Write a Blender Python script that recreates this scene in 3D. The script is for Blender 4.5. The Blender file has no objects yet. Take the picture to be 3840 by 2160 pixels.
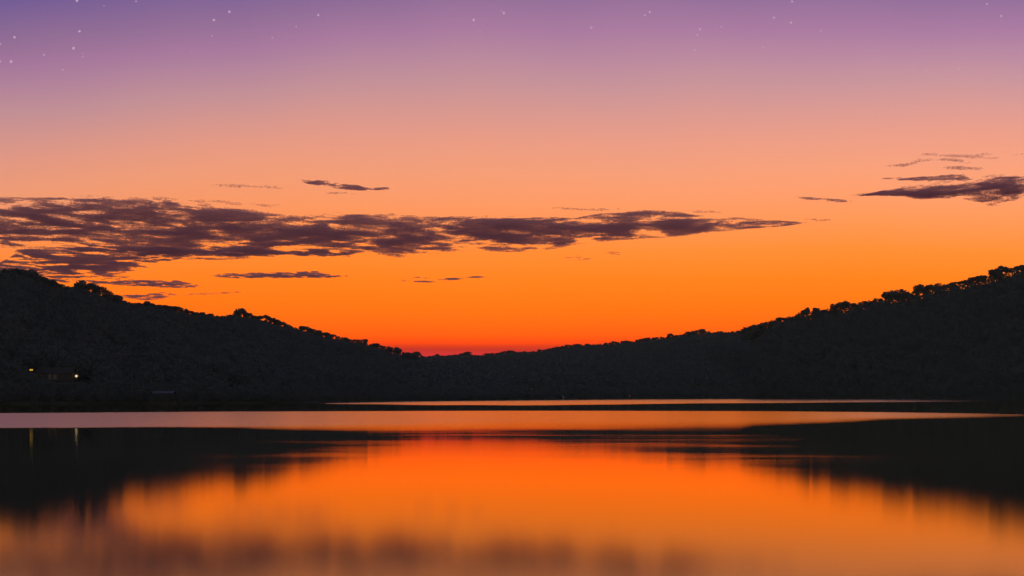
import bpy, math, random
import numpy as np

# ------------------------------------------------------------------ camera, sky, exposure
scene = bpy.context.scene
COL = scene.collection
F = 5333.0          # focal length in photograph pixels (50 mm on 36 mm, 3840 px wide)
HZ = 1484.0         # row of the true horizon
CH = 4.0            # camera height over the water
random.seed(7)
rng = np.random.default_rng(11)

cam_d = bpy.data.cameras.new('camera')
cam_d.lens = 50; cam_d.sensor_width = 36; cam_d.shift_y = (HZ - 1080) / 3840
cam_d.clip_start = 0.1; cam_d.clip_end = 300000
cam = bpy.data.objects.new('camera', cam_d); COL.objects.link(cam)
cam.location = (0, 0, CH); cam.rotation_euler = (math.radians(90), 0, 0)
scene.camera = cam

scene.view_settings.view_transform = 'Standard'
scene.view_settings.look = 'None'
scene.view_settings.exposure = 0; scene.view_settings.gamma = 1
cy = scene.cycles
cy.max_bounces = 6; cy.diffuse_bounces = 2; cy.glossy_bounces = 3
cy.transparent_max_bounces = 96; cy.volume_bounces = 0
cy.use_denoising = True

def lin(c):
    return tuple((v / 255 / 12.92) if v / 255 <= 0.04045 else ((v / 255 + 0.055) / 1.055) ** 2.4 for v in c)

def N(nt, t, **kw):
    n = nt.nodes.new(t)
    for k, v in kw.items(): setattr(n, k, v)
    return n

def math_node(nt, op, a, b=None, c=None, clamp=False):
    n = nt.nodes.new('ShaderNodeMath'); n.operation = op; n.use_clamp = clamp
    for i, v in enumerate((a, b, c)):
        if v is None: continue
        if isinstance(v, (int, float)): n.inputs[i].default_value = v
        else: nt.links.new(v, n.inputs[i])
    return n.outputs[0]

def ramp(nt, fac, stops):
    r = nt.nodes.new('ShaderNodeValToRGB'); cr = r.color_ramp; cr.interpolation = 'LINEAR'
    while len(cr.elements) < len(stops): cr.elements.new(0.5)
    for i, (p, c) in enumerate(sorted(stops)):
        cr.elements[i].position = p; cr.elements[i].color = (*c, 1)
    nt.links.new(fac, r.inputs[0])
    return r.outputs[0]

def make_world():
    w = bpy.data.worlds.new('World'); scene.world = w; w.use_nodes = True
    nt = w.node_tree; nt.nodes.clear()
    out = N(nt, 'ShaderNodeOutputWorld')
    tc = N(nt, 'ShaderNodeTexCoord'); sp = N(nt, 'ShaderNodeSeparateXYZ')
    nt.links.new(tc.outputs['Generated'], sp.inputs[0])
    x, y, z = sp.outputs
    az = math_node(nt, 'ARCTAN2', x, y)
    azc = math_node(nt, 'MINIMUM', math_node(nt, 'MAXIMUM', az, -0.45), 0.45)
    # the afterglow leans a little: higher towards one side, growing with altitude
    neg = math_node(nt, 'MINIMUM', azc, 0.0)
    lean = math_node(nt, 'ADD', math_node(nt, 'MULTIPLY', math_node(nt, 'MULTIPLY', azc, azc), 0.55), math_node(nt, 'MULTIPLY', math_node(nt, 'MULTIPLY', neg, neg), 0.85))
    lean = math_node(nt, 'MULTIPLY', lean, z)
    zz = math_node(nt, 'ADD', z, lean)
    # very broad soft unevenness of the high air
    nz = N(nt, 'ShaderNodeTexNoise'); nz.inputs['Scale'].default_value = 5.0; nz.inputs['Detail'].default_value = 2.0
    nt.links.new(tc.outputs['Generated'], nz.inputs['Vector'])
    wob = math_node(nt, 'MULTIPLY', math_node(nt, 'SUBTRACT', nz.outputs[0], 0.5), math_node(nt, 'MULTIPLY', z, 0.12))
    zz = math_node(nt, 'ADD', zz, wob)
    fac = math_node(nt, 'DIVIDE', zz, 0.6, clamp=True)
    def st(yp, c, red=1.0):
        t = (HZ - yp) / F; c = lin(c)
        return (t / math.sqrt(1 + t * t) / 0.6, (c[0]*red, c[1], c[2]))
    # the glow is brighter in red than the picture can hold
    front = ramp(nt, fac, [
        st(1478, (200, 45, 60)), st(1335, (236, 52, 58)), st(1322, (226, 52, 50)), st(1305, (212, 52, 32)), st(1292, (250, 66, 18), 1.05), st(1283, (255, 78, 6), 1.2),
        st(1250, (255, 103, 0), 1.35), st(1190, (255, 120, 0), 1.45), st(1120, (255, 131, 2), 1.45), st(1040, (255, 140, 20), 1.4),
        st(940, (255, 149, 50), 1.3), st(840, (255, 157, 84), 1.2), st(740, (255, 163, 108), 1.12), st(640, (254, 166, 124), 1.05),
        st(520, (246, 163, 138)), st(420, (229, 159, 149)), st(310, (208, 153, 159)), st(210, (192, 141, 164)),
        st(110, (176, 126, 165)), st(0, (154, 115, 158)), st(-150, (124, 98, 158)), st(-450, (88, 80, 140)),
        (0.75, lin((70, 70, 112))), (1.0, lin((70, 74, 104)))])
    back = ramp(nt, fac, [(0.0, lin((205, 196, 184))), (0.12, lin((228, 212, 196))), (0.3, lin((214, 204, 196))),  # unseen sky behind the camera, brightened to light the wooded slopes
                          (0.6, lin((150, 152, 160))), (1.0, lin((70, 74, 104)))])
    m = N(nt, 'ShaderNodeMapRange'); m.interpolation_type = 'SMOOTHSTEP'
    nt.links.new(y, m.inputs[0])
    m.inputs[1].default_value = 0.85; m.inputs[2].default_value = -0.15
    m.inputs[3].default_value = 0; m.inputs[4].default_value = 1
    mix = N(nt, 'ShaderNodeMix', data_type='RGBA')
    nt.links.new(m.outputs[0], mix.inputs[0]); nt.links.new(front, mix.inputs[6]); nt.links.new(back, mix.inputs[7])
    # one side of the sky is a shade dimmer
    dim = math_node(nt, 'ADD', 0.95, math_node(nt, 'MULTIPLY', azc, 0.16))
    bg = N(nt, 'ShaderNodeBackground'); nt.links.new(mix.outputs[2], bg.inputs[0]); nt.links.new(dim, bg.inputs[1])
    # the physical dusk sky, the sun just under the horizon behind the saddle
    sky = N(nt, 'ShaderNodeTexSky', sky_type='NISHITA', sun_disc=False)
    sky.sun_elevation = math.radians(-3); sky.sun_rotation = 0
    bg2 = N(nt, 'ShaderNodeBackground'); bg2.inputs[1].default_value = 0.02
    nt.links.new(sky.outputs[0], bg2.inputs[0])
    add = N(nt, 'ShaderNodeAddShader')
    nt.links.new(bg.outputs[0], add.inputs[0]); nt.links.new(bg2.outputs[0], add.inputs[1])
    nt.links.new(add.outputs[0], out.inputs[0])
make_world()

# ------------------------------------------------------------------ helpers
def tag(o, label=None, cat=None, group=None, kind=None):
    if label: o['label'] = label
    if cat: o['category'] = cat
    if group: o['group'] = group
    if kind: o['kind'] = kind
    return o

def new_mesh(name, verts, faces, mat=None, smooth=False):
    """verts (n,3), faces: array (m,k) or list of lists"""
    me = bpy.data.meshes.new(name)
    if isinstance(faces, np.ndarray):
        m, k = faces.shape
        me.vertices.add(len(verts)); me.vertices.foreach_set('co', np.asarray(verts, np.float32).ravel())
        me.loops.add(m * k); me.loops.foreach_set('vertex_index', faces.astype(np.int32).ravel())
        me.polygons.add(m); me.polygons.foreach_set('loop_start', np.arange(0, m * k, k, dtype=np.int32))
        me.update(calc_edges=True)
    else:
        me.from_pydata([tuple(v) for v in verts], [], faces); me.update()
    if smooth: me.polygons.foreach_set('use_smooth', [True] * len(me.polygons))
    if mat: me.materials.append(mat)
    return me

def link(name, me, parent=None, loc=None):
    o = bpy.data.objects.new(name, me); COL.objects.link(o)
    if parent: o.parent = parent
    if loc is not None: o.location = loc
    return o

def empty(name, loc, rz=0):
    o = bpy.data.objects.new(name, None); COL.objects.link(o)
    o.location = loc; o.rotation_euler = (0, 0, rz); o.empty_display_size = 0.5
    return o

class MB:
    def __init__(self): self.v = []; self.f = []
    def box(self, x0, x1, y0, y1, z0, z1):
        b = len(self.v)
        self.v += [(x0,y0,z0),(x1,y0,z0),(x1,y1,z0),(x0,y1,z0),(x0,y0,z1),(x1,y0,z1),(x1,y1,z1),(x0,y1,z1)]
        self.f += [[b+i for i in q] for q in ((0,3,2,1),(4,5,6,7),(0,1,5,4),(1,2,6,5),(2,3,7,6),(3,0,4,7))]
        return self
    def tube(self, pts, rad, n=8):
        """tube along 3-D points with a radius each, ends capped"""
        pts = [np.array(p, float) for p in pts]; b = len(self.v)
        for i, p in enumerate(pts):
            d = pts[min(i+1, len(pts)-1)] - pts[max(i-1, 0)]; d /= np.linalg.norm(d)
            a = np.cross(d, (1, 0, 0) if abs(d[0]) < .9 else (0, 1, 0)); a /= np.linalg.norm(a); c = np.cross(d, a)
            for k in range(n):
                t = 2*math.pi*k/n; self.v.append(tuple(p + rad[i]*(math.cos(t)*a + math.sin(t)*c)))
        for i in range(len(pts)-1):
            for k in range(n):
                q = (k+1) % n; self.f.append([b+i*n+k, b+i*n+q, b+(i+1)*n+q, b+(i+1)*n+k])
        self.f.append([b+k for k in range(n)][::-1]); self.f.append([b+(len(pts)-1)*n+k for k in range(n)])
        return self
    def lathe(self, prof, n=14, c=(0, 0, 0)):
        """profile of (radius, z)"""
        b = len(self.v)
        for r, z in prof:
            for k in range(n):
                t = 2*math.pi*k/n; self.v.append((c[0]+r*math.cos(t), c[1]+r*math.sin(t), c[2]+z))
        for i in range(len(prof)-1):
            for k in range(n):
                q = (k+1) % n; self.f.append([b+i*n+k, b+i*n+q, b+(i+1)*n+q, b+(i+1)*n+k])
        self.f.append([b+k for k in range(n)][::-1]); self.f.append([b+(len(prof)-1)*n+k for k in range(n)])
        return self
    def poly(self, pts, faces):
        b = len(self.v); self.v += [tuple(p) for p in pts]; self.f += [[b+i for i in q] for q in faces]; return self
    def globe(self, c, r, n=12, m=8):
        return self.lathe([(max(1e-3, r*math.sin(math.pi*i/m)), -r*math.cos(math.pi*i/m)) for i in range(m+1)], n, c)
    def build(self, name, mat, parent=None, smooth=False):
        return link(name, new_mesh(name, self.v, self.f, mat, smooth), parent)

def hash2(ix, iy, seed):
    h = (ix.astype(np.int64) * 374761393 + iy.astype(np.int64) * 668265263 + seed * 144665) & 0x7fffffff
    h = ((h ^ (h >> 13)) * 1274126177) & 0x7fffffff
    h = h ^ (h >> 16)
    return (h & 0xffffff) / float(0xffffff)

def vnoise(x, y, seed=0):
    ix = np.floor(x); iy = np.floor(y); fx = x - ix; fy = y - iy
    fx = fx*fx*fx*(fx*(fx*6-15)+10); fy = fy*fy*fy*(fy*(fy*6-15)+10)
    a = hash2(ix, iy, seed); b = hash2(ix+1, iy, seed); c = hash2(ix, iy+1, seed); d = hash2(ix+1, iy+1, seed)
    return (a*(1-fx)+b*fx)*(1-fy) + (c*(1-fx)+d*fx)*fy

def fbm(x, y, seed=0, octs=5, gain=0.55):
    s = 0; a = 1; t = 0
    for o in range(octs):
        s = s + a*(vnoise(x*2**o + 17.3*o, y*2**o - 9.1*o, seed+o)*2-1); t += a; a *= gain
    return s / t * 1.6

def sstep(a, b, x):
    t = np.clip((x-a)/(b-a), 0, 1); return t*t*(3-2*t)

# ------------------------------------------------------------------ materials
def principled(name, color, rough=0.8, spec=0.3, **kw):
    m = bpy.data.materials.new(name); m.use_nodes = True
    b = m.node_tree.nodes['Principled BSDF']
    b.inputs['Base Color'].default_value = (*color, 1); b.inputs['Roughness'].default_value = rough
    b.inputs['Specular IOR Level'].default_value = spec
    for k, v in kw.items(): b.inputs[k].default_value = v
    return m

def noisy(name, c0, c1, scale, rough=0.85, spec=0.2, detail=5):
    m = principled(name, c0, rough, spec); nt = m.node_tree; b = nt.nodes['Principled BSDF']
    tc = N(nt, 'ShaderNodeTexCoord'); nz = N(nt, 'ShaderNodeTexNoise')
    nz.inputs['Scale'].default_value = scale; nz.inputs['Detail'].default_value = detail
    nt.links.new(tc.outputs['Object'], nz.inputs['Vector'])
    mr = N(nt, 'ShaderNodeMapRange'); nt.links.new(nz.outputs[0], mr.inputs[0])
    mr.inputs[1].default_value = 0.3; mr.inputs[2].default_value = 0.7
    mx = N(nt, 'ShaderNodeMix', data_type='RGBA'); nt.links.new(mr.outputs[0], mx.inputs[0])
    mx.inputs[6].default_value = (*c0, 1); mx.inputs[7].default_value = (*c1, 1)
    nt.links.new(mx.outputs[2], b.inputs['Base Color'])
    return m

def foliage(name, c0, c1):
    m = noisy(name, c0, c1, 0.35, 0.75, 0.1); nt = m.node_tree
    b = nt.nodes['Principled BSDF']; o = [n for n in nt.nodes if n.type == 'OUTPUT_MATERIAL'][0]
    t = N(nt, 'ShaderNodeBsdfTranslucent'); t.inputs[0].default_value = (0.040, 0.10, 0.14, 1)   # light through the leaves
    mx = N(nt, 'ShaderNodeMixShader'); mx.inputs[0].default_value = 0.35
    nt.links.new(b.outputs[0], mx.inputs[1]); nt.links.new(t.outputs[0], mx.inputs[2]); nt.links.new(mx.outputs[0], o.inputs[0])
    return m

def glow(name, color, strength):
    m = bpy.data.materials.new(name); m.use_nodes = True; nt = m.node_tree; nt.nodes.clear()
    o = N(nt, 'ShaderNodeOutputMaterial'); e = N(nt, 'ShaderNodeEmission')
    e.inputs[0].default_value = (*color, 1); e.inputs[1].default_value = strength
    nt.links.new(e.outputs[0], o.inputs[0]); return m

M_LEAF = foliage('leaf', (0.096, 0.097, 0.098), (0.100, 0.101, 0.102))
M_BARK = noisy('bark', (0.050, 0.042, 0.036), (0.080, 0.066, 0.055), 2.0)
M_SOIL = noisy('forest_floor', (0.05, 0.055, 0.042), (0.065, 0.07, 0.055), 0.05)
M_BED = noisy('lake_bed', (0.05, 0.048, 0.045), (0.07, 0.066, 0.06), 0.01)

def cloud_material():
    m = bpy.data.materials.new('cloud_vapour'); m.use_nodes = True; nt = m.node_tree; nt.nodes.clear()
    o = N(nt, 'ShaderNodeOutputMaterial')
    d = N(nt, 'ShaderNodeBsdfDiffuse'); t = N(nt, 'ShaderNodeBsdfTranslucent'); tr = N(nt, 'ShaderNodeBsdfTransparent')
    c = (1.0, 0.47, 0.52, 1)
    d.inputs[0].default_value = c; t.inputs[0].default_value = c
    a = N(nt, 'ShaderNodeMixShader'); a.inputs[0].default_value = 0.5
    nt.links.new(d.outputs[0], a.inputs[1]); nt.links.new(t.outputs[0], a.inputs[2])
    b = N(nt, 'ShaderNodeMixShader'); b.inputs[0].default_value = 0.22
    nt.links.new(tr.outputs[0], b.inputs[1]); nt.links.new(a.outputs[0], b.inputs[2])
    nt.links.new(b.outputs[0], o.inputs[0]); return m
M_CLOUD = cloud_material()

def water_material():
    """dark water under a mirror whose slopes (attribute 'ripple') blur the sky; ruffled water reflects less at a grazing view"""
    m = bpy.data.materials.new('lake_water'); m.use_nodes = True; nt = m.node_tree; nt.nodes.clear()
    o = N(nt, 'ShaderNodeOutputMaterial'); at = N(nt, 'ShaderNodeAttribute', attribute_name='ripple')
    d = N(nt, 'ShaderNodeBsdfDiffuse'); d.inputs[0].default_value = (0.010, 0.012, 0.014, 1)
    g = N(nt, 'ShaderNodeBsdfAnisotropic', distribution='BECKMANN'); g.inputs['Color'].default_value = (1, 1, 1, 1)
    nt.links.new(at.outputs['Fac'], g.inputs['Roughness'])
    fr = N(nt, 'ShaderNodeFresnel'); fr.inputs[0].default_value = 1.333
    refl = math_node(nt, 'SUBTRACT', math_node(nt, 'MULTIPLY', fr.outputs[0], 1.85), 0.43, clamp=True)
    tint = N(nt, 'ShaderNodeMix', data_type='RGBA'); tint.inputs[6].default_value = (1, .95, .79, 1); tint.inputs[7].default_value = (1, 1, 1, 1)   # warm cast painted into the still-water reflections
    nt.links.new(math_node(nt, 'MULTIPLY', math_node(nt, 'SUBTRACT', at.outputs['Fac'], 0.09), 12.0, clamp=True), tint.inputs[0])
    nt.links.new(tint.outputs[2], g.inputs['Color'])
    loss = math_node(nt, 'MULTIPLY', math_node(nt, 'MAXIMUM', math_node(nt, 'SUBTRACT', at.outputs['Fac'], 0.10), 0.0), 2.0)
    k = math_node(nt, 'MULTIPLY', refl, math_node(nt, 'SUBTRACT', 1.0, loss), clamp=True)
    mx = N(nt, 'ShaderNodeMixShader')
    nt.links.new(k, mx.inputs[0]); nt.links.new(d.outputs[0], mx.inputs[1]); nt.links.new(g.outputs[0], mx.inputs[2])
    nt.links.new(mx.outputs[0], o.inputs[0])
    return m

# ------------------------------------------------------------------ terrain: three hills round the lake
SKY_L = [(-900,985),(-500,1000),(-200,1008),(0,1013),(36,1004),(111,1013),(145,1023),(184,1047),(217,1059),(266,1076),(280,1068),(295,1061),(314,1054),(338,1059),(367,1073),(396,1081),(415,1100),(454,1107),(473,1127),(517,1134),(536,1127),(580,1139),(618,1141),(647,1153),(676,1148),(700,1158),(725,1163),(739,1175),(758,1168),(792,1175),(816,1182),(845,1180),(865,1177),(894,1163),(908,1158),(927,1172),(942,1187),(960,1182),(994,1185),(1023,1187),(1052,1201),(1071,1213),(1105,1221),(1134,1221),(1168,1230),(1201,1242),(1240,1250),(1279,1259),(1303,1269),(1337,1274),(1370,1273),(1390,1288),(1419,1286),(1438,1298),(1462,1297),(1491,1300),(1515,1317),(1535,1325),(1620,1365),(1750,1420),(1900,1478)]
SKY_M = [(1100,1300),(1535,1325),(1564,1320),(1593,1337),(1631,1329),(1660,1332),(1699,1329),(1757,1319),(1791,1333),(1829,1325),(1863,1320),(1919,1315),(1954,1318),(2007,1313),(2065,1302),(2104,1296),(2161,1290),(2210,1291),(2277,1286),(2321,1278),(2379,1278),(2417,1265),(2471,1265),(2514,1252),(2543,1258),(2567,1247),(2596,1238),(2630,1235),(2669,1245),(2688,1240),(2717,1244),(2736,1240),(2760,1239),(2799,1245),(2900,1255),(3300,1290)]
SKY_R = [(2640,1478),(2700,1400),(2790,1262),(2803,1240),(2813,1226),(2838,1214),(2879,1201),(2919,1191),(2977,1182),(3001,1172),(3030,1156),(3044,1168),(3063,1156),(3097,1165),(3131,1141),(3170,1127),(3184,1139),(3237,1127),(3286,1122),(3310,1100),(3343,1088),(3382,1083),(3406,1090),(3416,1105),(3445,1069),(3474,1064),(3522,1060),(3556,1064),(3580,1057),(3619,1046),(3643,1040),(3696,1032),(3730,1006),(3759,999),(3773,1008),(3839,991),(4100,955),(4500,930),(4900,930)]

def curve(pts):
    a = np.array(pts, float)
    return lambda p: np.interp(p, a[:, 0], a[:, 1])

class Hill:
    def __init__(s, name, p0, p1, sky, shore, ridge, tree_h, seed):
        s.name = name; s.p0 = p0; s.p1 = p1; s.sky = curve(sky); s.shore = curve(shore); s.ridge = curve(ridge)
        s.tree_h = tree_h; s.seed = seed
        ps = np.arange(p0, p1+1, 5.0); y = s.sky(ps)
        k = 9
        pad = np.pad(y, k, mode='edge'); env = np.max([pad[i:i+len(y)] for i in range(2*k+1)], axis=0)   # lowest of the skyline near by
        pad = np.pad(env, k, mode='edge'); env = np.mean([pad[i:i+len(y)] for i in range(2*k+1)], axis=0)
        s.env = lambda p: np.interp(p, ps, env)
    def crest_y(s, p):           # picture row of the bare ridge
        return s.env(p) + 0.72*s.tree_h*F/s.ridge(p)
    def height(s, p, t):
        """terrain height for column p at fraction t of the way from shore to ridge"""
        p = np.asarray(p, float); t = np.asarray(t, float)
        Dr = s.ridge(p); Ds = s.shore(p)
        zr = np.maximum(CH + (HZ - s.crest_y(p))/F*Dr, 0.5)
        up = zr*np.clip(t, 0, 1)**0.88
        z = np.where(t < 0, t*30, np.where(t <= 1, up, zr*(1 - 0.55*np.clip(t-1, 0, 1))))
        D = Ds + (Dr-Ds)*t
        X = (p-1920)/F*D
        bump = fbm(X/60, D/60, s.seed, 3)*2.0*np.clip(t*6, 0, 1)*np.clip((1-t)*4, 0, 1)
        return X, D, z + bump

LEFT = Hill('left', -900, 1860, SKY_L,
            [(-900,600),(0,695),(600,735),(1150,784),(1500,987),(1900,1212)],
            [(-900,960),(0,1000),(600,1150),(1000,1350),(1500,1800),(1900,2000)], 10.5, 21)
MID = Hill('mid', 1150, 3250, SKY_M,
           [(1150,830),(1500,1000),(1900,1230),(2400,1580),(2900,1960),(3250,1990)],
           [(1150,2800),(3250,2900)], 15.0, 31)
RIGHT = Hill('right', 2660, 4850, SKY_R,
             [(2660,1930),(2900,1900),(3300,1790),(3840,1700),(4850,1500)],
             [(2660,2230),(3000,2260),(3840,2180),(4850,2000)], 15.0, 41)

def hill_mesh(h):
    ps = np.arange(h.p0, h.p1+1, 20.0)
    ts = np.concatenate([np.linspace(-0.12, 0, 4), np.linspace(0.02, 1, 40), np.linspace(1.08, 2.0, 10)])
    P, T = np.meshgrid(ps, ts)
    X, Y, Z = h.height(P, T)
    v = np.stack([X, Y, Z], -1).reshape(-1, 3)
    n = len(ps); m = len(ts)
    i = np.arange((m-1)*n).reshape(m-1, n)[:, :-1].ravel()
    f = np.stack([i, i+1, i+n+1, i+n], 1)
    o = link('hill', new_mesh('hill', v, f, M_SOIL, True)); tag(o, kind='structure'); return o

for h in (LEFT, MID, RIGHT): hill_mesh(h)

# ground sheet to the horizon (lake bed and the plain round it)
def ground():
    rr = [0, 500, 1500, 4000, 9000, 20000, 60000, 140000]; n = 64; v = [(0, 0, -8)]; f = []
    for r in rr[1:]:
        for k in range(n): t = 2*math.pi*k/n; v.append((r*math.cos(t), r*math.sin(t), -8))
    for k in range(n): f.append([0, 1+k, 1+(k+1) % n])
    for i in range(len(rr)-2):
        for k in range(n):
            q = (k+1) % n; f.append([1+i*n+k, 1+(i+1)*n+k, 1+(i+1)*n+q, 1+i*n+q])
    o = link('ground', new_mesh('ground', v, f, M_BED)); tag(o, kind='structure')
ground()

# ------------------------------------------------------------------ lake, with wind-ruffled lanes
def lake():
    def D_of(y): return CH*F/(y-HZ)
    py = np.concatenate([[1484.6, 1485.4, 1486.4], np.arange(1487, 1720, 0.8), np.arange(1722, 2200, 5), [2300, 2500, 3000, 4500, 9000]])
    ps = np.concatenate([[-20000, -8000, -3000, -1500], np.arange(-800, 4700, 20), [5400, 7000, 12000, 24000]])
    P, Yp = np.meshgrid(ps, py)
    D = D_of(Yp); X = (P-1920)/F*D
    Pc = np.clip(P, -800, 4700)
    n1 = fbm(X/90, D/160, 5, 4); n2 = fbm(X/25, D/45, 15, 4); n3 = fbm(X/12, D/3.5, 25, 4); n4 = fbm(X/34, D/6, 35, 4)
    # near lane
    far = np.interp(Pc, [-800, 0, 900, 1920, 2880, 3300, 3840, 4700], [1552, 1548, 1542, 1539, 1541, 1545, 1553, 1560])
    near = np.interp(Pc, [-800, 0, 900, 1920, 2400, 2880, 3300, 3840, 4700], [1604, 1604, 1598, 1576, 1574, 1575, 1566, 1559, 1561])
    far = far + 1.0*n1; near = near + 3*n1
    wid = np.interp(Pc, [0, 900, 1500, 2400, 2780, 2830, 3300], [7, 16, 46, 58, 56, 44, 22])
    lane = sstep(-1.5, 2.5, Yp-far)*(1-np.clip((Yp-near+3)/(wid+6*n1+5*n2), 0, 1)**1.7)
    lane *= np.interp(Pc, [2900, 3300, 3840], [1, .95, .5])
    # far lane, along the far shore
    far2 = np.interp(Pc, [0, 1100, 1500, 1920, 3000, 3840], [1515, 1514, 1505, 1490, 1480, 1494])
    near2 = np.interp(Pc, [0, 1100, 1500, 1920, 2880, 3400, 3840, 4700], [1510, 1514, 1519, 1521, 1513, 1509, 1504, 1500]) + 2.5*n1
    lane2 = sstep(-2, 2, Yp-far2)*(1-sstep(-3, 2, Yp-near2))*np.interp(Pc, [1050, 1250, 3300, 3750], [0, 1, 1, .5])
    # calm water: faint cat's-paws a little further in, smooth close to the camera
    calm = 0.052 + 0.006*n2 + 0.026*sstep(1640, 1950, Yp) + 0.012*sstep(1950, 2160, Yp)
    paws = sstep(1600, 1622, Yp)*(1-sstep(1690, 1790, Yp))
    calm = calm + paws*np.interp(Pc, [0, 600, 1300, 2700, 3200], [.35, .5, 1, 1.15, .9])*(0.010 + 0.010*n2 + 0.018*n3 + 0.020*n4)
    strip = sstep(1500, 1512, Yp)*(1-sstep(1538, 1546, Yp))
    calm = calm*(1-0.35*strip)
    r = np.clip(calm, 0.035, 0.2)
    r = r*(1-np.maximum(lane, lane2)) + np.interp(Pc, [0, 700, 1920, 2880, 3300, 3800], [.29, .26, .20, .18, .25, .31])*lane*(lane >= lane2) + np.interp(Pc, [1100, 1920, 3000, 3800], [.25, .22, .22, .31])*lane2*(lane2 > lane)
    v = np.stack([X, D, np.zeros_like(X)], -1).reshape(-1, 3)
    n = len(ps); m = len(py)
    i = np.arange((m-1)*n).reshape(m-1, n)[:, :-1].ravel()
    f = np.stack([i, i+n, i+n+1, i+1], 1)
    me = new_mesh('lake', v, f, water_material())
    a = me.attributes.new('ripple', 'FLOAT', 'POINT'); a.data.foreach_set('value', r.ravel().astype(np.float32))
    me.polygons.foreach_set('use_smooth', [True]*len(me.polygons))
    tag(link('lake', me), kind='structure')
lake()

# ------------------------------------------------------------------ trees
def leaf_quads(c, size, g):
    """one randomly turned leaf-clump quad at each centre"""
    n = len(c)
    a = g.normal(size=(n, 3)); a /= np.linalg.norm(a, axis=1, keepdims=True)
    b = g.normal(size=(n, 3)); b -= (a*b).sum(1, keepdims=True)*a; b /= np.linalg.norm(b, axis=1, keepdims=True)
    s = np.asarray(size)[:, None]*g.uniform(.6, 1.2, (n, 1)); a = a*s; b = b*s*g.uniform(.5, .9, (n, 1))
    v = np.stack([c-a-b*.6, c+a*.6-b, c+a+b*.7, c-a*.7+b], 1).reshape(-1, 3)
    return v, np.arange(4*n).reshape(n, 4)

def crown_mesh(seed, n_leaf, width, lobes, low, spread=0.22, open_=0.0):
    """crown of a tree of total height 1: lobes of leaf clumps between low and 1"""
    g = np.random.default_rng(seed)
    cs = []; w = width/2
    for k in range(lobes):
        zc = g.uniform(low+.12, .86); room = w*math.sqrt(max(.05, 1-((zc-(low+1)/2)/((1-low)/2))**2))
        t = g.uniform(0, 2*math.pi); r = room*math.sqrt(g.uniform(0, 1))*.75
        cs.append((r*math.cos(t), r*math.sin(t), zc, g.uniform(.65, 1.25)*spread))
    cs.append((g.uniform(-.05, .05), 0, 1-spread*.75, spread*.75))
    cs = np.array(cs)
    pick = g.choice(len(cs), n_leaf, p=(cs[:, 3]**2)/(cs[:, 3]**2).sum())
    d = g.normal(size=(n_leaf, 3)); d /= np.linalg.norm(d, axis=1, keepdims=True)
    rad = cs[pick, 3]*(g.uniform(.15, 1, n_leaf)**.45)
    c = cs[pick, :3] + d*rad[:, None]*np.array([1, 1, .8])
    c[:, 2] = np.minimum(c[:, 2], .985)
    v, f = leaf_quads(c, np.full(n_leaf, .05), g)
    limbs = cs[:, :3]
    return new_mesh('crown', v, f, M_LEAF), limbs

def trunk_mesh(seed, limbs, low):
    g = np.random.default_rng(seed+99); mb = MB()
    mb.tube([(0, 0, -.12), (.008, .0, low*.6), (-.01, .01, low+.2), (0, 0, .82)], [.032, .024, .017, .006], 6)
    for (x, y, z) in limbs[:6]:
        z0 = max(low*.8, z-.28); mb.tube([(0, 0, z0), (x*.55, y*.55, (z0+z)/2+.02), (x, y, z)], [.012, .009, .004], 5)
    return new_mesh('trunk', mb.v, mb.f, M_BARK)

KINDS = []     # (crown, trunk)
for k, (nl, wd, lb, low, sp) in enumerate([
        (420, .85, 8, .25, .20), (420, 1.0, 9, .22, .21), (380, .72, 7, .22, .19), (460, 1.15, 10, .25, .20),
        (360, .9, 8, .30, .17), (420, .8, 9, .2, .2), (300, 1.1, 8, .36, .15), (260, .8, 7, .40, .14)]):
    cm, limbs = crown_mesh(100+k, int(nl*1.5), wd, lb, low, sp); KINDS.append((cm, trunk_mesh(100+k, limbs, low)))

def tree(kind, loc, h, w, label, group, name='broadleaf_tree'):
    root = empty(name, loc, random.uniform(0, 6.28)); root.scale = (h*w, h*w, h)
    tag(root, label, 'tree', group)
    link('crown', KINDS[kind][0], root); link('trunk', KINDS[kind][1], root)
    return root

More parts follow.
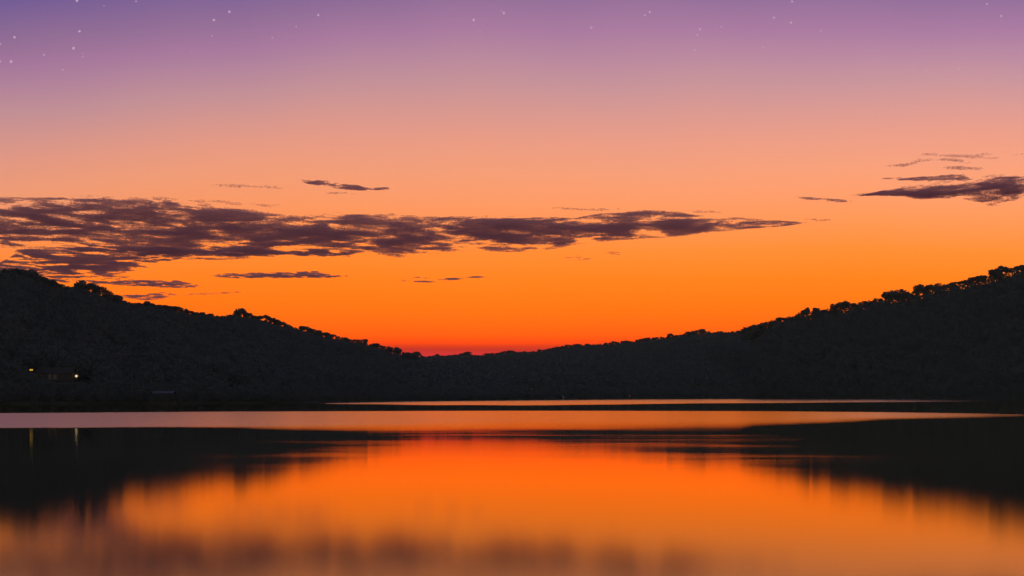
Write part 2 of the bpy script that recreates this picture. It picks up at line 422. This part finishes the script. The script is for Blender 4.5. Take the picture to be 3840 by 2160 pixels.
SPECIAL = {   # picture column: (kind, extra height in photo px, width factor, label)
    'left': [(312, 3, 6, 1.25, 'wide spreading tree at the lip of the drop on the crest above the lamps'),
             (440, 6, 0, 1.3, 'gappy tree showing orange sky between its leaves, just below the wide spreading tree'),
             (375, 1, 0, 1.1, 'rounded tree tucked against the wide spreading tree on the crest above the lamps'),
             (905, 1, 4, 1.0, 'tall round-headed tree standing clear of the crest halfway down the long slope'),
             (850, 7, 0, 1.0, 'thin see-through tree beside the tall round-headed tree on the long slope'),
             (765, 6, 0, 1.2, 'ragged low tree with a gappy crown uphill of the tall round-headed tree'),
             (700, 4, 0, 1.0, 'feathery tree on the lamp hill crest, twiggy against the orange sky'),
             (998, 2, 6, .8, 'narrow upright tree just downhill of the tall round-headed tree'),
             (40, 3, 0, 1.2, 'broad dome-shaped tree at the very top of the lamp hill'),
             (1370, 1, 2, 1.1, 'round tree low on the lamp hill where it drops to the saddle'),
             (1455, 3, 0, 1.2, 'last broad tree of the lamp hill before the red glow')],
    'mid': [(1757, 3, 2, 1.5, 'broad low tree alone in the middle of the red glow'),
            (1564, 1, 2, 1.2, 'dark tree at the bottom of the saddle next to the red glow'),
            (2514, 1, 2, 1.2, 'small domed tree rising from the distant ridge'),
            (2615, 3, 0, 1.6, 'wide flat-topped tree on the highest swell of the distant ridge'),
            (2425, 3, 0, 1.4, 'bushy tree where the distant ridge begins to climb')],
    'right': [(2818, 1, 0, 1.2, 'big rounded tree at the edge of the steep hill where it overlaps the distant ridge'),
              (3030, 2, 4, .9, 'small lollipop-shaped tree lowest of those standing clear on the steep hill'),
              (3063, 0, 2, 1.0, 'bushy tree next to the lollipop-shaped tree on the steep hill'),
              (3170, 5, 4, .8, 'square-topped narrow tree on the steep hill crest'),
              (3320, 7, 0, 1.1, 'leaning wispy tree at the foot of the clump on the steep hill'),
              (3380, 3, 2, 1.3, 'spreading umbrella-shaped tree in the clump on the steep hill'),
              (3448, 2, 4, 1.0, 'tall thin tree just above the notch in the steep hill crest'),
              (3520, 3, 0, 1.3, 'wide flat tree uphill of the notch in the steep hill crest'),
              (3585, 6, 0, 1.1, 'gappy tree with sky showing through on the upper steep hill'),
              (3755, 4, 6, 1.1, 'spiky-topped tree, tallest near the top of the steep hill')]}
GROUPS = {'left': ('dark rounded tree in the row along the crest of the hill with the lamps', 'trees along the crest of the lamp hill'),
          'mid': ('tiny dark tree in the even row on the distant ridge around the saddle', 'trees along the distant ridge'),
          'right': ('dark tree in the row along the crest of the steep hill without lamps', 'trees along the crest of the steep hill')}

def crest(h, p0, p1, gap):
    sp = SPECIAL[h.name]; lab, grp = GROUPS[h.name]
    def put(p, t, ytop, kind, w, label):
        X, D, z = [float(a) for a in h.height(p, t)]
        top = CH + (HZ-ytop)/F*D
        ht = max(top - z, .45*h.tree_h)
        return tree(kind, (X, D, top-ht), ht, w, label, grp)
    for (p, kind, up, w, label) in sp:
        put(p, 1.0, float(h.sky(p))-up, kind, w*.9, label)
    p = p0
    while p < p1:
        step = gap*random.uniform(.6, 1.2)
        p += step
        if any(abs(p-q[0]) < gap*.45 for q in sp): continue
        y = float(h.sky(p)) + random.uniform(-2.5, 4)
        kind = random.choice([0, 1, 2, 3, 4, 5, 5, 0])
        put(p, random.uniform(.96, 1.01), y, kind, random.uniform(.85, 1.2), lab)
crest(LEFT, -60, 1560, 19)
crest(MID, 1530, 2830, 14)
crest(RIGHT, 2800, 3880, 17)

def sight(h, px, py, up):
    """distance at which a point UP metres over hill H is seen at picture column/row"""
    t = np.linspace(0.01, 1, 400); X, D, Z = h.height(np.full(400, float(px)), t)
    return float(D[np.argmin(np.abs(CH + (HZ-py)/F*D - Z - up))])
LAMPS = {'bright': (LEFT, 286, 1410, 4.0), 'double': (LEFT, 117, 1387, 5.0), 'amber': (LEFT, 1526, 1370, 5.0),
         'red': (MID, 1995, 1460, 4.0), 'faint': (LEFT, 1268, 1323, 5.0)}
LAMP_D = {k: sight(*v) for k, v in LAMPS.items()}
HOUSE_D = sight(LEFT, 205, 1425, .3)
CLEAR = {'left': [(286, 1424, LAMP_D['bright'], 22), (117, 1390, LAMP_D['double'], 10), (1526, 1372, LAMP_D['amber'], 5), (1268, 1325, LAMP_D['faint'], 5), (205, 1424, HOUSE_D+2, 42)],
         'mid': [(1995, 1462, LAMP_D['red'], 4)]}

def forest(h, spacing, quads, qs, label):
    g = np.random.default_rng(h.seed)
    ps = np.arange(h.p0, h.p1, 10.0)
    area = np.sum(10.0/F*(h.ridge(ps)+h.shore(ps))/2*(h.ridge(ps)-h.shore(ps)))
    n = int(area/spacing**2)
    p = g.uniform(h.p0, h.p1, n); t = g.uniform(.005, 1.05, n)
    k = n//7; p = np.concatenate([p, g.uniform(h.p0, h.p1, k)]); t = np.concatenate([t, g.uniform(-.001, .035, k)]); n += k    # thick fringe along the shore
    X, D, Z = h.height(p, t)
    H = h.tree_h*g.uniform(.75, 1.15, n)*np.clip(.5+t*6, .45, 1)
    W = H*g.uniform(.4, .55, n)
    hw = W/D*F
    lim = np.maximum(np.maximum(h.env(p-hw), h.env(p+hw)), np.maximum(h.sky(p-hw), h.sky(p+hw))) + 0
    for (cp, cy_, cD, chw) in CLEAR.get(h.name, []):
        m = (np.abs(p-cp) < hw+chw) & (D < cD+4); lim = np.where(m, np.maximum(lim, cy_+9), lim)
    maxtop = CH + (HZ-lim)/F*D
    H = np.minimum(H, maxtop - Z); ok = (H > h.tree_h*.3) & (Z > -.2)
    X, D, Z, H, W = [a[ok] for a in (X, D, Z, H, W)]; n = len(X)
    u = g.normal(size=(n, quads, 3)); u /= np.linalg.norm(u, axis=2, keepdims=True)
    u *= g.uniform(.25, 1, (n, quads, 1))**.5
    u[..., :2] *= (1 + .25*np.sin(u[..., 2:3]*4 + g.uniform(0, 6, (n, 1, 1))))
    c = np.empty((n, quads, 3))
    c[..., 0] = X[:, None] + u[..., 0]*W[:, None]
    c[..., 1] = D[:, None] + u[..., 1]*W[:, None]
    c[..., 2] = Z[:, None] + H[:, None]*(.50 + u[..., 2]*.47)
    size = np.repeat(W*qs, quads)
    v, f = leaf_quads(c.reshape(-1, 3), size, g)
    me = new_mesh('forest', v, f, M_LEAF)
    o = link('forest', me); tag(o, label, 'forest', None, 'stuff'); return o
forest(LEFT, 6.0, 150, .11, 'dark woodland covering the hill with the lamps')
forest(MID, 11.5, 40, .19, 'dark woodland covering the distant ridge behind the lake')
forest(RIGHT, 9.2, 60, .17, 'dark woodland covering the steep hill without lamps')

# ------------------------------------------------------------------ house, lamps, boathouse, channel marks
def at(px, py, D): return ((px-1920)/F*D, D, CH + (HZ-py)/F*D)
def on_hill(h, px, t):
    X, D, z = [float(a) for a in h.height(px, t)]; return X, D, z

M_SIDING = noisy('stained_siding', (.045, .04, .036), (.06, .052, .046), .8)
M_BLIND = noisy('pale_blind', (.17, .13, .105), (.14, .11, .09), .8)
M_ROOF = noisy('shingle_roof', (.035, .034, .036), (.05, .048, .05), 1.5)
M_TIN = noisy('tin_roof', (.04, .043, .048), (.055, .058, .064), .5, .55, .5)
M_WOOD = noisy('weathered_wood', (.05, .044, .038), (.075, .065, .055), 1.2)
M_METAL = noisy('painted_metal', (.08, .085, .09), (.12, .12, .12), 3, .5, .5)
M_HALO = noisy('amber_halo', (.55, .30, .07), (.65, .36, .10), 4, .5, .4)
M_GLASS = principled('window_glass', (.02, .022, .025), .08, .5)
M_WARM = glow('warm_lamp_glass', (1.0, .92, .70), 1.08)
M_YEL = glow('yellow_lamp_glass', (1.0, .58, .04), .75)
M_AMB = glow('amber_lamp_glass', (1.0, .42, .12), 2.2)
M_DIM = glow('dim_window_glow', (1.0, .55, .25), .25)

def house():
    x, y, z = at(205, 1425, HOUSE_D); z -= .3
    r = empty('lakeside_house', (x, y, z)); tag(r, 'low house almost lost in the trees with its lamplit porch wall', 'house')
    w = MB().box(-9, 9, 0, 7, -6, 4.2); w.poly([(-9,0,4.2),(-9,7,4.2),(-9,3.5,6.6),(9,0,4.2),(9,7,4.2),(9,3.5,6.6)], [[0,1,2],[3,5,4]])
    w.build('wall', M_SIDING, r)
    rf = MB()
    for s in (-1, 1):
        yo, yi = (3.5-s*4.4, 3.5); a = [(-9.7,yo,3.75),(9.7,yo,3.75),(9.7,yi,6.75),(-9.7,yi,6.75)]
        b = [(p[0],p[1],p[2]+.22) for p in a]; rf.poly(a+b, [[0,1,2,3],[4,7,6,5],[0,4,5,1],[1,5,6,2],[2,6,7,3],[3,7,4,0]])
    ro = rf.build('roof', M_ROOF, r); MB().box(4, 5.1, 4.2, 5.2, 5.5, 8.1).build('chimney', M_SIDING, ro)
    for cx in (-2.5, .3):          # two tall windows with pale blinds drawn
        f = MB(); f.box(cx-1.05,cx+1.05,-.12,0,.3,.42).box(cx-1.05,cx+1.05,-.12,0,3.42,3.56).box(cx-1.05,cx-.95,-.12,0,.42,3.42).box(cx+.95,cx+1.05,-.12,0,.42,3.42)
        fr = f.build('window', M_WOOD, r); MB().box(cx-.95,cx+.95,-.05,.02,.42,3.42).build('blind', M_BLIND, fr)
    d = MB().box(3.2, 4.2, -.07, 0, 0, 2.2).build('door', M_WOOD, r); MB().globe((4.05, -.1, 1.0), .05).build('handle', M_METAL, d)
    MB().box(-9, 9, -3.0, -.003, -.35, -.1).build('porch_deck', M_WOOD, r)
    for k in range(4): MB().box(-8.9+k*5.9, -8.75+k*5.9, -2.95, -2.8, -6, 3.6).build('porch_post', M_WOOD, r)
house()

def post_lamp(px, py, D, rad, mat, heads, label, base_drop=4.5):
    x, y, z = at(px, py, D); r = empty('lamp_post', (x, y, z-base_drop)); tag(r, label, 'lamp')
    MB().tube([(0,0,-3),(0,0,.6),(0,0,base_drop-rad*1.2)], [.11,.09,.06], 8).build('pole', M_METAL, r)
    n = len(heads)
    for dx in heads:
        a = MB().tube([(0,0,base_drop-rad*1.6),(dx,-.05,base_drop-rad*1.02)], [.05,.05], 6).build('lamp_arm', M_METAL, r) if n > 1 else None
        MB().globe((dx,0,base_drop), rad).build('lamp_globe', mat, r, True)
    if n == 1 and rad > .45:      # added dish behind the bulb, imitating the lamp's amber halo
        d = MB(); k = 18; prof = [(.05, .62), (.5, .55), (.95, .25), (1.02, .2), (.97, .32), (.5, .63), (.05, .7)]
        for r_, y_ in prof: d.v += [(r_*math.cos(2*math.pi*i/k), y_, base_drop + r_*math.sin(2*math.pi*i/k)) for i in range(k)]
        for a in range(len(prof)-1): d.f += [[a*k+i, a*k+(i+1) % k, (a+1)*k+(i+1) % k, (a+1)*k+i] for i in range(k)]
        d.build('halo_dish', M_HALO, r, True)
    MB().lathe([(rad*.6, 0), (rad*.35, .12), (.02, .2)], 10, (0,0,base_drop+rad*.93)).build('lamp_cap', M_METAL, r) if n == 1 else None
post_lamp(286, 1410, LAMP_D['bright'], .50, M_WARM, (0,), 'brightest lamp on a post, white-hot with an amber rim, beside the dim house')
post_lamp(117, 1387, LAMP_D['double'], .42, M_YEL, (-.42, .46), 'yellow double-headed lamp, two small globes side by side in the dark trees', 5.5)
post_lamp(1526, 1370, LAMP_D['amber'], .42, M_AMB, (0,), 'tiny amber lamp below the skyline where the slope meets the saddle', 5)
post_lamp(1995, 1460, LAMP_D['red'], .30, glow('dull_red_lamp_glass', (1.0, .35, .2), .5), (0,), 'faint dull red lamp close above the water under the distant ridge', 4)
post_lamp(1268, 1323, LAMP_D['faint'], .25, glow('faint_lamp_glass', (1.0, .7, .4), .25), (0,), 'faintest pinpoint lamp high on the lamp hill slope', 5)

def boathouse():
    D = 712.0; x, y, _ = at(610, 1500, D)
    r = empty('boathouse', (x, y, 0)); tag(r, 'open boathouse with a pale tin roof at the dark waterline below the woods', 'boathouse')
    rf = MB()
    for s in (-1, 1):
        a = [(-5.3, 4-s*4.3, 5.2), (5.3, 4-s*4.3, 5.2), (5.3, 4, 6.3), (-5.3, 4, 6.3)]; b = [(p[0],p[1],p[2]+.1) for p in a]
        rf.poly(a+b, [[0,1,2,3],[4,7,6,5],[0,4,5,1],[1,5,6,2],[2,6,7,3],[3,7,4,0]])
    rf.build('roof', M_TIN, r)
    MB().box(-5, 5, 0, 8, .5, .7).build('deck', M_WOOD, r)
    for px in (-4.9, -1.6, 1.6, 4.9):
        for q in (.1, 7.9): MB().tube([(px, q, -3), (px, q, 5.25)], [.12, .1], 6).build('post', M_WOOD, r)
boathouse()

def marker(px, pytop, D, h, mat, lamp, label):
    x, y, _ = at(px, 1490, D); r = empty('channel_marker', (x, y, 0)); tag(r, label, 'channel marker')
    MB().lathe([(.1, -.6), (.7, -.35), (.8, .25), (.55, .6), (.15, .75)], 14).build('float', mat, r, True)
    MB().tube([(0,0,.7), (0,0,h-.5)], [.16, .12], 8).build('pole', mat, r)
    MB().lathe([(.05, h*.42), (.38, h*.44), (.38, h*.66), (.05, h*.68)], 10).build('topmark', mat, r)
    MB().globe((0,0,h-.3), .3).build('lantern', lamp, r, True)
M_RED = principled('faded_red_paint', (.30, .04, .04), .6)
M_WHITE = principled('weathered_white_paint', (.22, .22, .21), .6)
marker(2361, 1482, 1560, 3.9, M_RED, glow('red_lantern', (1, .10, .08), 1.0), 'red channel marker with a glowing red lantern on the far water')
marker(2112, 1484, 1330, 3.4, M_WHITE, glow('pale_lantern', (.8, .85, .7), .28), 'white channel marker with a pale lantern on the far water')

# ------------------------------------------------------------------ clouds: banks of vapour flakes, 2 km up
CLOUD_ALT = 2000.0
def cloud_field(pts, tau, amp, seed, grow, soft, bias=.0, fade=50):
    """optical depth of one cloud over picture columns P and rows Y; its texture lives in the plane of the cloud layer"""
    a = np.array(pts, float)
    p0, p1 = a[0, 0]-40, a[-1, 0]+40; y0, y1 = a[:, 1].min()-25, a[:, 2].max()+25
    P, Y = np.meshgrid(np.arange(p0, p1, 2.0), np.arange(y0, y1, 1.0))
    D = (CLOUD_ALT-CH)*F/(HZ-Y); X = (P-1920)/F*D
    wx = fbm(X/1100, D/1500, seed+50, 3)
    Yw = Y + 9*wx*np.clip((a[:, 2]-a[:, 1]).max()/60, .15, 1)
    yu = np.interp(P, a[:, 0], a[:, 1]); yl = np.interp(P, a[:, 0], a[:, 2])
    yc = (yu+yl)/2; hf = np.maximum((yl-yu)/2*grow, .5)
    endf = np.minimum((P-a[0, 0])/50, (a[-1, 0]-P)/fade)
    Mk = 1 - np.abs((Yw-yc)/hf)**2.0
    Mk = np.minimum(Mk, endf)
    thick = (a[:, 2]-a[:, 1]).max()
    k = np.clip(thick/60, .45, 1)
    n = fbm((X+wx*150)/(330*k), (D+wx*200)/(470*k), seed, 5, .52)
    n2 = fbm(X/110+wx, D/150, seed+80, 3, .5)
    f = Mk + bias + amp*(n*.75 + n2*.22) - .12
    f = np.minimum(f, Mk*2.2 + .75)
    return P, Y, tau*sstep(0, soft, f)*np.clip(.55+.5*n+.35*Mk, .22, 1.3)

def cloud(pts, tau, amp, label, seed=3, grow=1.0, group=None, soft=.95, bias=0.0, fade=50):
    g = np.random.default_rng(seed+int(pts[0][0])+9000); sx, sy = 2.0, 1.0
    P, Y, dens = cloud_field(pts, tau, amp, seed, grow, soft, bias, fade)
    cell = sx*sy; fw, fh, op = 6.5, 2.2, .22
    exp_n = dens*cell/(fw*fh*.34*op)
    cnt = g.poisson(exp_n)
    iy, ix = np.nonzero(cnt); k = cnt[iy, ix]
    iy = np.repeat(iy, k); ix = np.repeat(ix, k); m = len(iy)
    if m == 0: return None
    px = P[iy, ix] + g.uniform(-.5, .5, m)*sx; pyy = Y[iy, ix] + g.uniform(-.5, .5, m)*sy
    Dl = (CLOUD_ALT-CH)*F/(HZ-pyy)*(1 + g.normal(0, .018, m))          # depth through the layer
    c = np.stack([(px-1920)/F*Dl, Dl, CH+(HZ-pyy)/F*Dl], 1)
    w = fw*.5/F*Dl*g.uniform(.6, 1.5, m); hh = fh*.5/F*Dl*g.uniform(.6, 1.5, m)
    yaw = g.uniform(-1.2, 1.2, m); til = g.normal(0, .5, m)
    ax = np.stack([np.cos(yaw), np.sin(yaw), g.normal(0, .06, m)], 1)*w[:, None]
    up = np.stack([np.sin(til)*np.sin(yaw), -np.sin(til)*np.cos(yaw), np.cos(til)], 1)*hh[:, None]
    v = np.stack([c-ax-up*.3, c-up, c+ax+up*.3, c+up], 1).reshape(-1, 3)
    org = c.mean(0)
    o = link('cloud', new_mesh('cloud', v-org, np.arange(4*m).reshape(m, 4), M_CLOUD), None, org)
    tag(o, label, 'cloud', group); return o

cloud([(-600,750,930),(-200,765,920),(0,772,905),(150,762,908),(330,752,928),(500,765,945),(620,770,950),(800,790,948),(950,808,945),(1060,822,938),(1130,832,932),(1200,824,938),(1300,818,945),(1390,815,938),(1500,818,944),(1600,812,940),(1700,812,926),(1800,828,920),(1900,818,922),(2000,818,922),(2150,832,908),(2250,812,895),(2330,803,888),(2420,798,878),(2520,802,870),(2640,816,862),(2750,826,858),(2900,827,850),(2990,830,840),(3030,833,836)],
      3.4, 1.35, 'long mauve cloud bank, largest of all, stretching across the orange sky', 3, 1.18, bias=.46, soft=1.25, fade=620)
cloud([(-500,733,754),(0,737,754),(150,736,752),(280,739,752),(420,748,757)], 1.6, .9, 'thin dark streak along the upper edge of the long mauve bank', 5)
cloud([(-300,960,1020),(0,985,1010),(90,935,1030),(220,920,1072),(340,915,1062),(460,912,1042),(560,915,990),(700,920,965),(850,925,958),(1000,930,956),(1150,938,962),(1300,943,962),(1345,950,956)],
      3.6, 1.9, 'ragged broken cloud hanging under the thick end of the long mauve bank', 8, 1.05)
cloud([(330,1055,1060),(450,1049,1072),(560,1049,1076),(650,1053,1083),(720,1064,1081),(770,1072,1078)], 3.25, 1.49, 'low feathered cloud just above the crest of the lamp hill', 12)
cloud([(450,1110,1116),(530,1102,1122),(600,1099,1122),(650,1101,1108)], 2.75, 1.49, 'small cloud scrap lowest over the lamp hill crest', 15)
cloud([(640,1106,1112),(780,1098,1106),(930,1089,1094)], 0.60, 1.49, 'thin faint cloud line trailing from the lowest scrap', 18)
cloud([(780,1031,1038),(840,1027,1043),(950,1022,1047),(1050,1020,1045),(1150,1014,1040),(1240,1028,1039),(1310,1028,1032)], 4.00, 1.08, 'dark lens-shaped streak below the long mauve bank', 21, 1.1)
cloud([(1120,674,680),(1180,675,693),(1250,683,703),(1320,693,711),(1400,704,715),(1470,704,709)], 3.00, 0.94, 'single dark wisp high over the long mauve bank', 24, 1.15)
cloud([(780,689,697),(900,688,704),(1070,701,710)], 0.41, 1.49, 'pale streak level with the single dark wisp', 27)
cloud([(650,740,750),(800,750,764),(1040,770,781)], 0.34, 1.64, 'barely visible streak between the pale streak and the long mauve bank', 30)
cloud([(1190,716,722),(1260,719,729),(1330,722,727)], 0.37, 1.34, 'faint smudge right under the single dark wisp', 33)
for n_, w_ in enumerate([[(1485,1051,1053),(1512,1047,1055),(1545,1049,1052)], [(1535,1042,1045),(1572,1038,1046),(1605,1041,1044)], [(1530,1054,1056),(1590,1052,1058),(1640,1053,1056)],
                         [(1640,1048,1050),(1685,1043,1051),(1740,1044,1047)], [(1745,1041,1043),(1785,1036,1043),(1830,1036,1039)]]):
    cloud(w_, 2.2, 1.0, ['small flat wisp at the far end of a string of wisps over the mid lake', 'topmost small wisp of a string over the mid lake', 'long thin wisp lowest in a string over the mid lake',
                         'second wisp from the tip of a string over the mid lake', 'pointed wisp at the tip of a string over the mid lake'][n_], 36+n_, 1.3, 'string of wisps over the mid lake')
cloud([(2260,950,957),(2310,945,963),(2350,949,955)], 0.67, 1.34, 'small smudge below the thin end of the long mauve bank', 39, 1.2)
cloud([(2120,962,969),(2170,961,979),(2215,969,975)], 0.45, 1.34, 'fainter of two smudges below the thin end of the long mauve bank', 42, 1.2)
cloud([(2080,777,783),(2200,775,790),(2320,779,791)], 0.53, 1.78, 'faint wisp resting above the long mauve bank near its far hump', 45)
cloud([(2580,788,797),(2660,789,801),(2740,795,802)], 0.37, 1.49, 'faint shred just past the hump of the long mauve bank', 48)
cloud([(2960,822,826),(3060,818,829),(3130,821,826)], 0.45, 1.49, 'faint dash beyond the pointed tip of the long mauve bank', 51)
cloud([(3230,728,732),(3294,716,736),(3350,706,743),(3430,698,742),(3484,686,736),(3540,676,737),(3600,680,736),(3650,674,740),(3700,655,752),(3740,653,752),(3790,655,742),(3840,655,742),(4000,640,742),(4300,630,735)],
      5.0, .9, 'thick dark plum cloud bank over the steep hill', 54, 1.18, bias=.12, soft=1.2)
cloud([(3320,664,672),(3430,659,679),(3560,653,678),(3690,658,680)], 2.12, 1.62, 'torn fringe floating over the plum cloud bank', 57)
cloud([(3310,614,624),(3390,608,624),(3450,591,608),(3520,588,601),(3590,592,608),(3640,610,622)], 0.60, 1.49, 'arched wisp high over the plum cloud bank', 60)
cloud([(3470,572,580),(3640,577,592),(3760,584,596)], 0.45, 1.64, 'long faint veil above the arched wisp', 63)
cloud([(3530,625,636),(3600,623,637),(3680,630,638)], 0.53, 1.49, 'short dash between the arched wisp and the plum cloud bank', 66)
cloud([(3640,570,578),(3760,566,580),(3900,558,590),(4100,555,590)], 0.45, 1.78, 'highest faint veil over the steep hill', 69)
cloud([(2990,737,744),(3070,741,756),(3110,744,761),(3180,750,757)], 1.62, 1.35, 'small detached cloud ahead of the plum cloud bank', 72)
cloud([(3170,733,741),(3230,720,735),(3290,712,724)], 0.45, 1.64, 'thin curl between the plum cloud bank and the small detached cloud', 75)

# ------------------------------------------------------------------ first stars
STARS = [(54,139,6),(298,117,6),(276,181,7),(42,232,7),(165,205,4.5),(311,201,3),(311,214,3.5),(235,262,4),(288,3,6),(510,5,4),(390,22,3),(860,45,6),(803,75,6),(795,134,3.5),(1022,141,4),(1111,100,3.5),(1194,56,5.5),(717,193,3),(1776,75,6.5),(1800,120,3),(1889,48,6),(1880,40,3),(2,165,4),(2,231,4),(2217,103,5),(2418,57,4.5),(2437,45,5.5),(2625,110,5),(2615,131,4),(2706,100,4),(2606,188,4.5),(2862,179,4),(2902,66,5),(2966,85,5.5),(2970,6,5),(3078,116,4),(3281,222,4),(3427,240,4),(3473,265,4.5),(3593,259,5),(3601,270,4),(3755,60,5),(3701,15,4.5)]
M_STAR = glow('starlight', lin((200, 168, 192)), 1.0)
def star_mesh(k):
    g = np.random.default_rng(500+k); mb = MB().globe((0, 0, 0), 1.0, 8, 6)
    v = np.array(mb.v); v *= (1+.22*np.sin(v[:, :1]*3+k)); return new_mesh('star', v*np.array([1.1, .8, .85]), mb.f, M_STAR)
sm = [star_mesh(k) for k in range(4)]
for i, (px, py, r) in enumerate(STARS):
    D = 45000.0; o = link('star', sm[i % 4], None, at(px, py, D)); s = r*.76/F*D; o.scale = (s, s, s)
    o.rotation_euler = (0, random.uniform(0, 3.1), 0)
    if r >= 5: tag(o, 'bright pale star fleck in the violet upper sky', 'star', 'brighter stars in the violet sky')
    else: tag(o, 'faint tiny star speck in the violet upper sky', 'star', 'faint stars in the violet sky')

# ------------------------------------------------------------------ thin evening haze over the valley
def haze():
    m = bpy.data.materials.new('haze'); m.use_nodes = True; nt = m.node_tree; nt.nodes.clear()
    o = N(nt, 'ShaderNodeOutputMaterial'); v = N(nt, 'ShaderNodeVolumePrincipled')
    v.inputs['Color'].default_value = (.56, .70, .46, 1); v.inputs['Density'].default_value = 3.6e-5; v.inputs['Anisotropy'].default_value = 0.0
    nt.links.new(v.outputs[0], o.inputs['Volume'])
    h = MB().box(-2600, 2600, -400, 4200, -9, 330).build('haze', m); tag(h, 'thin blue evening haze hanging over the lake valley', None, None, 'stuff')
haze()
